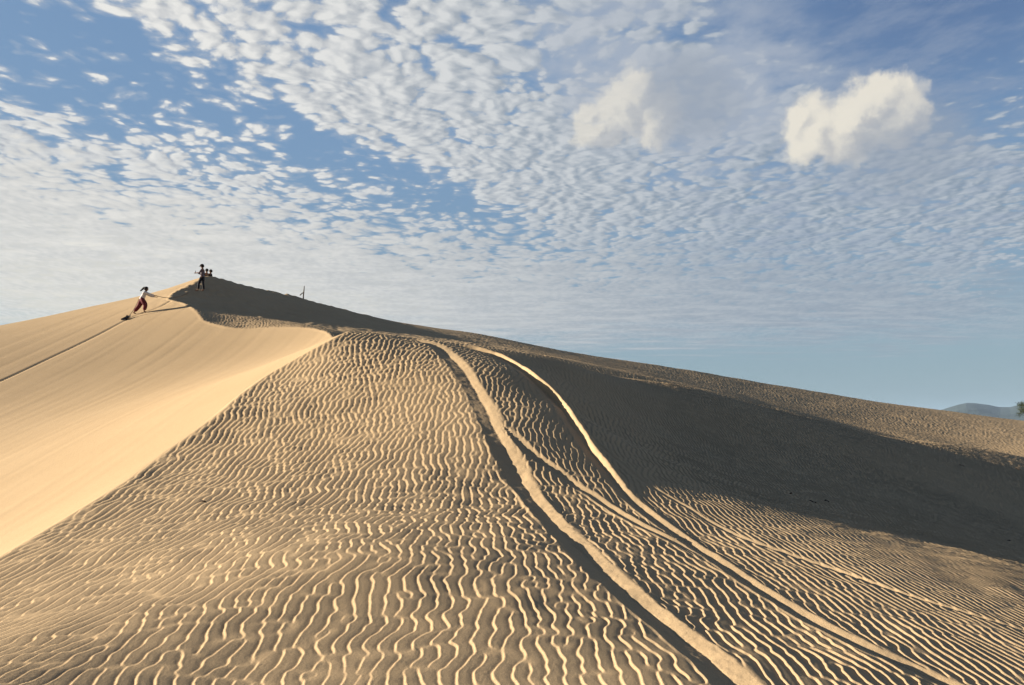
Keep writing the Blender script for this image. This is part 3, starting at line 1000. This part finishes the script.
n0 = puff(0.0)
n1 = puff(-0.022)
big = noise(vec(PX, PY), 2.6, 3.0) - 0.5
cov = 0.70 + big * 0.80
for sgn, args in [(-0.66, (20, 40, 190, 95, 20)), (-0.44, (180, 85, 170, 46, 28)), (-0.54, (315, 138, 150, 30, 27)), (-0.58, (455, 205, 140, 24, 22)),
                  (-0.16, (330, 190, 260, 60, 20)), (-0.22, (590, 45, 70, 40, 0)), (-1.3, (930, 5, 260, 110, 10)), (-0.25, (1000, 120, 120, 60, 20)),
                  (-0.25, (780, 20, 130, 60, 0)), (0.25, (330, 60, 190, 70, 25)), (0.25, (40, 145, 160, 40, 10)), (0.20, (800, 230, 340, 120, 0)),
                  (0.22, (560, 170, 200, 80, 10)), (-0.8, (1020, 285, 60, 40, 0))]:
    cov = cov + sgn * blob(*args)
low = step(EL, 4.5, 10.0)
n_s = n0 + (cov - 0.5)

relief = mth('MINIMUM', mth('MAXIMUM', (n0 - n1) * 1.5 + 0.55, 0.0), 1.0)  # sun-side light and far-side shade painted into the cloud colour
thick = step(n_s, 0.6, 1.1)
bright = relief * 0.75 + 0.25 + (n0 - 0.45) * 0.5 - thick * 0.12
c_hi = mixc(LIT, lin(184, 192, 200), lin(240, 238, 232))
c_lo = mixc(LIT, lin(122, 141, 160), lin(166, 172, 180))
c_alto = mixc(bright, c_lo, c_hi)
thin = step(n_s, 0.12, 0.62) * front * low

# even grey sheet, lower left to middle right
tilt = EL + (AZ + 34.5) * 0.10
st = noise(vec(PX * 0.6, PY * 1.6), 2.2, 5.0, 0.6) - 0.5
sheet = step(tilt + st * 4.0 - (n0 - 0.45) * 6.0, 19.5, 15.5) * step(EL + st * 7.0 - step(AZ, -25, 5) * -1.0, 5.6, 9.0) * front
sheet = sheet * step(AZ + st * 9.0 + (EL - 10) * 1.2, 40, 24, 0.0, 1.0)
tex = noise(vec(PX * 0.55, PY * 1.5), 5.0, 6.0, 0.62)
c_sh = mixc(LIT, lin(146, 158, 172), lin(216, 214, 207))
c_sh2 = mixc(LIT, lin(172, 180, 188), lin(238, 234, 224))
c_sheet = mixc(step(tex, 0.40, 0.66), c_sh, c_sh2)
# cream, torn lower edge of the sheet near the sun side
st2 = noise(vec(PX * 0.5, PY * 1.4), 3.2, 6.0, 0.65)
cream = step(st2 + step(EL, 2.5, 8.0) * 0.35 - step(EL, 8.5, 12.0) * 0.35, 0.56, 0.80) * step(AZ, -2, -22) * front * step(EL, 13.5, 9.5)
# thin milky veil above the middle
veil = (blob(640, 40, 190, 120, 0) + blob(730, 110, 200, 100, 0) * 0.9) * (0.55 + (noise(vec(PX, PY), 4.0, 5.0, 0.6) - 0.5) * 1.6)
veil = step(veil, 0.05, 0.55)
# thin streaks, upper right
wisp = step(noise(vec(PX * 1.2 + PY * 0.4, PY * 1.0), 6.0, 6.0, 0.65), 0.36, 0.72) * step(AZ, 6, 20) * step(EL, 8, 14)

alto = step(n_s, 0.38, 0.66) * front * low * (1.0 - sheet * 0.74)
c = mixc(sheet * 0.9, clear, c_sheet)
c = mixc(cream * 0.55, c, lin(222, 220, 209))
c = mixc(thin * 0.36, c, mixc(0.5, c_lo, c_hi))
c = mixc(alto * 0.92, c, c_alto)
c = mixc(wisp * front * 0.50, c, lin(146, 160, 182))
c = mixc(veil * front * 0.72, c, lin(176, 184, 196))

# two cumulus puffs, cream on the sun side, grey and dissolving on the other
dn = noise(AE, 0.36, 7.0, 0.60) - 0.5
dn2 = noise(vec(AZ + 31.0, EL + 17.0), 0.36, 7.0, 0.60) - 0.5
soft = noise(AE, 0.18, 2.0) - 0.5
AEW = vec(AZ + dn * 2.6, EL + dn2 * 2.6)


def cumulus(lobes, src):
    m = None
    for l in lobes:
        b = blob(*l, src=src)
        m = b if m is None else mth('SMOOTH_MAX', m, b, 0.12)
    return m + (0.15 - cells(src, 0.42) * 0.26 - cells(src, 1.0) * 0.14) * step(m, 0.08, 0.20)


AEL = vec(AZ + dn * 2.6 - 0.7, EL + dn2 * 2.6 + 0.55)        # the same field one step towards the sun
for lobes, grey, dens in (([(882, 100, 54, 32, 0), (900, 114, 40, 38, 0), (815, 132, 40, 42, 0), (842, 130, 56, 40, 0), (800, 120, 26, 24, 0), (857, 114, 38, 30, 0)], (905, 150, 90, 58, 0), 0.95),
                          ([(634, 92, 38, 28, 30), (600, 126, 40, 24, 0), (655, 116, 34, 38, 40), (627, 112, 42, 30, 30), (584, 116, 24, 18, 0)], (690, 98, 76, 56, 20), 0.68)):
    halo = blob(*grey, src=AEW)
    c = mixc(step(halo, 0.0, 0.7) * 0.6, c, lin(150, 161, 176))
    b0, b1 = cumulus(lobes, AEW), cumulus(lobes, AEL)
    sh = step(halo + soft * 0.5, 0.12, 0.75)
    cc = mixc(step(b0 - b1, -0.34, 0.20), lin(188, 189, 190), lin(233, 227, 213))
    cc = mixc(sh * 0.75, cc, lin(168, 173, 181))
    c = mixc(step(b0, 0.07, 0.44) * (1.0 - sh * 0.45) * dens, c, cc)

bg = wn.new('ShaderNodeBackground'); wo = wn.new('ShaderNodeOutputWorld')
wl.new(c.s, bg.inputs[0]); bg.inputs[1].default_value = SKY_STRENGTH
wl.new(bg.outputs[0], wo.inputs[0])
world.cycles.sampling_method = 'MANUAL'
world.cycles.sample_map_resolution = 512

scene.view_settings.view_transform = 'Standard'
scene.view_settings.look = 'None'
scene.view_settings.gamma = 1
scene.view_settings.exposure = EXPOSURE
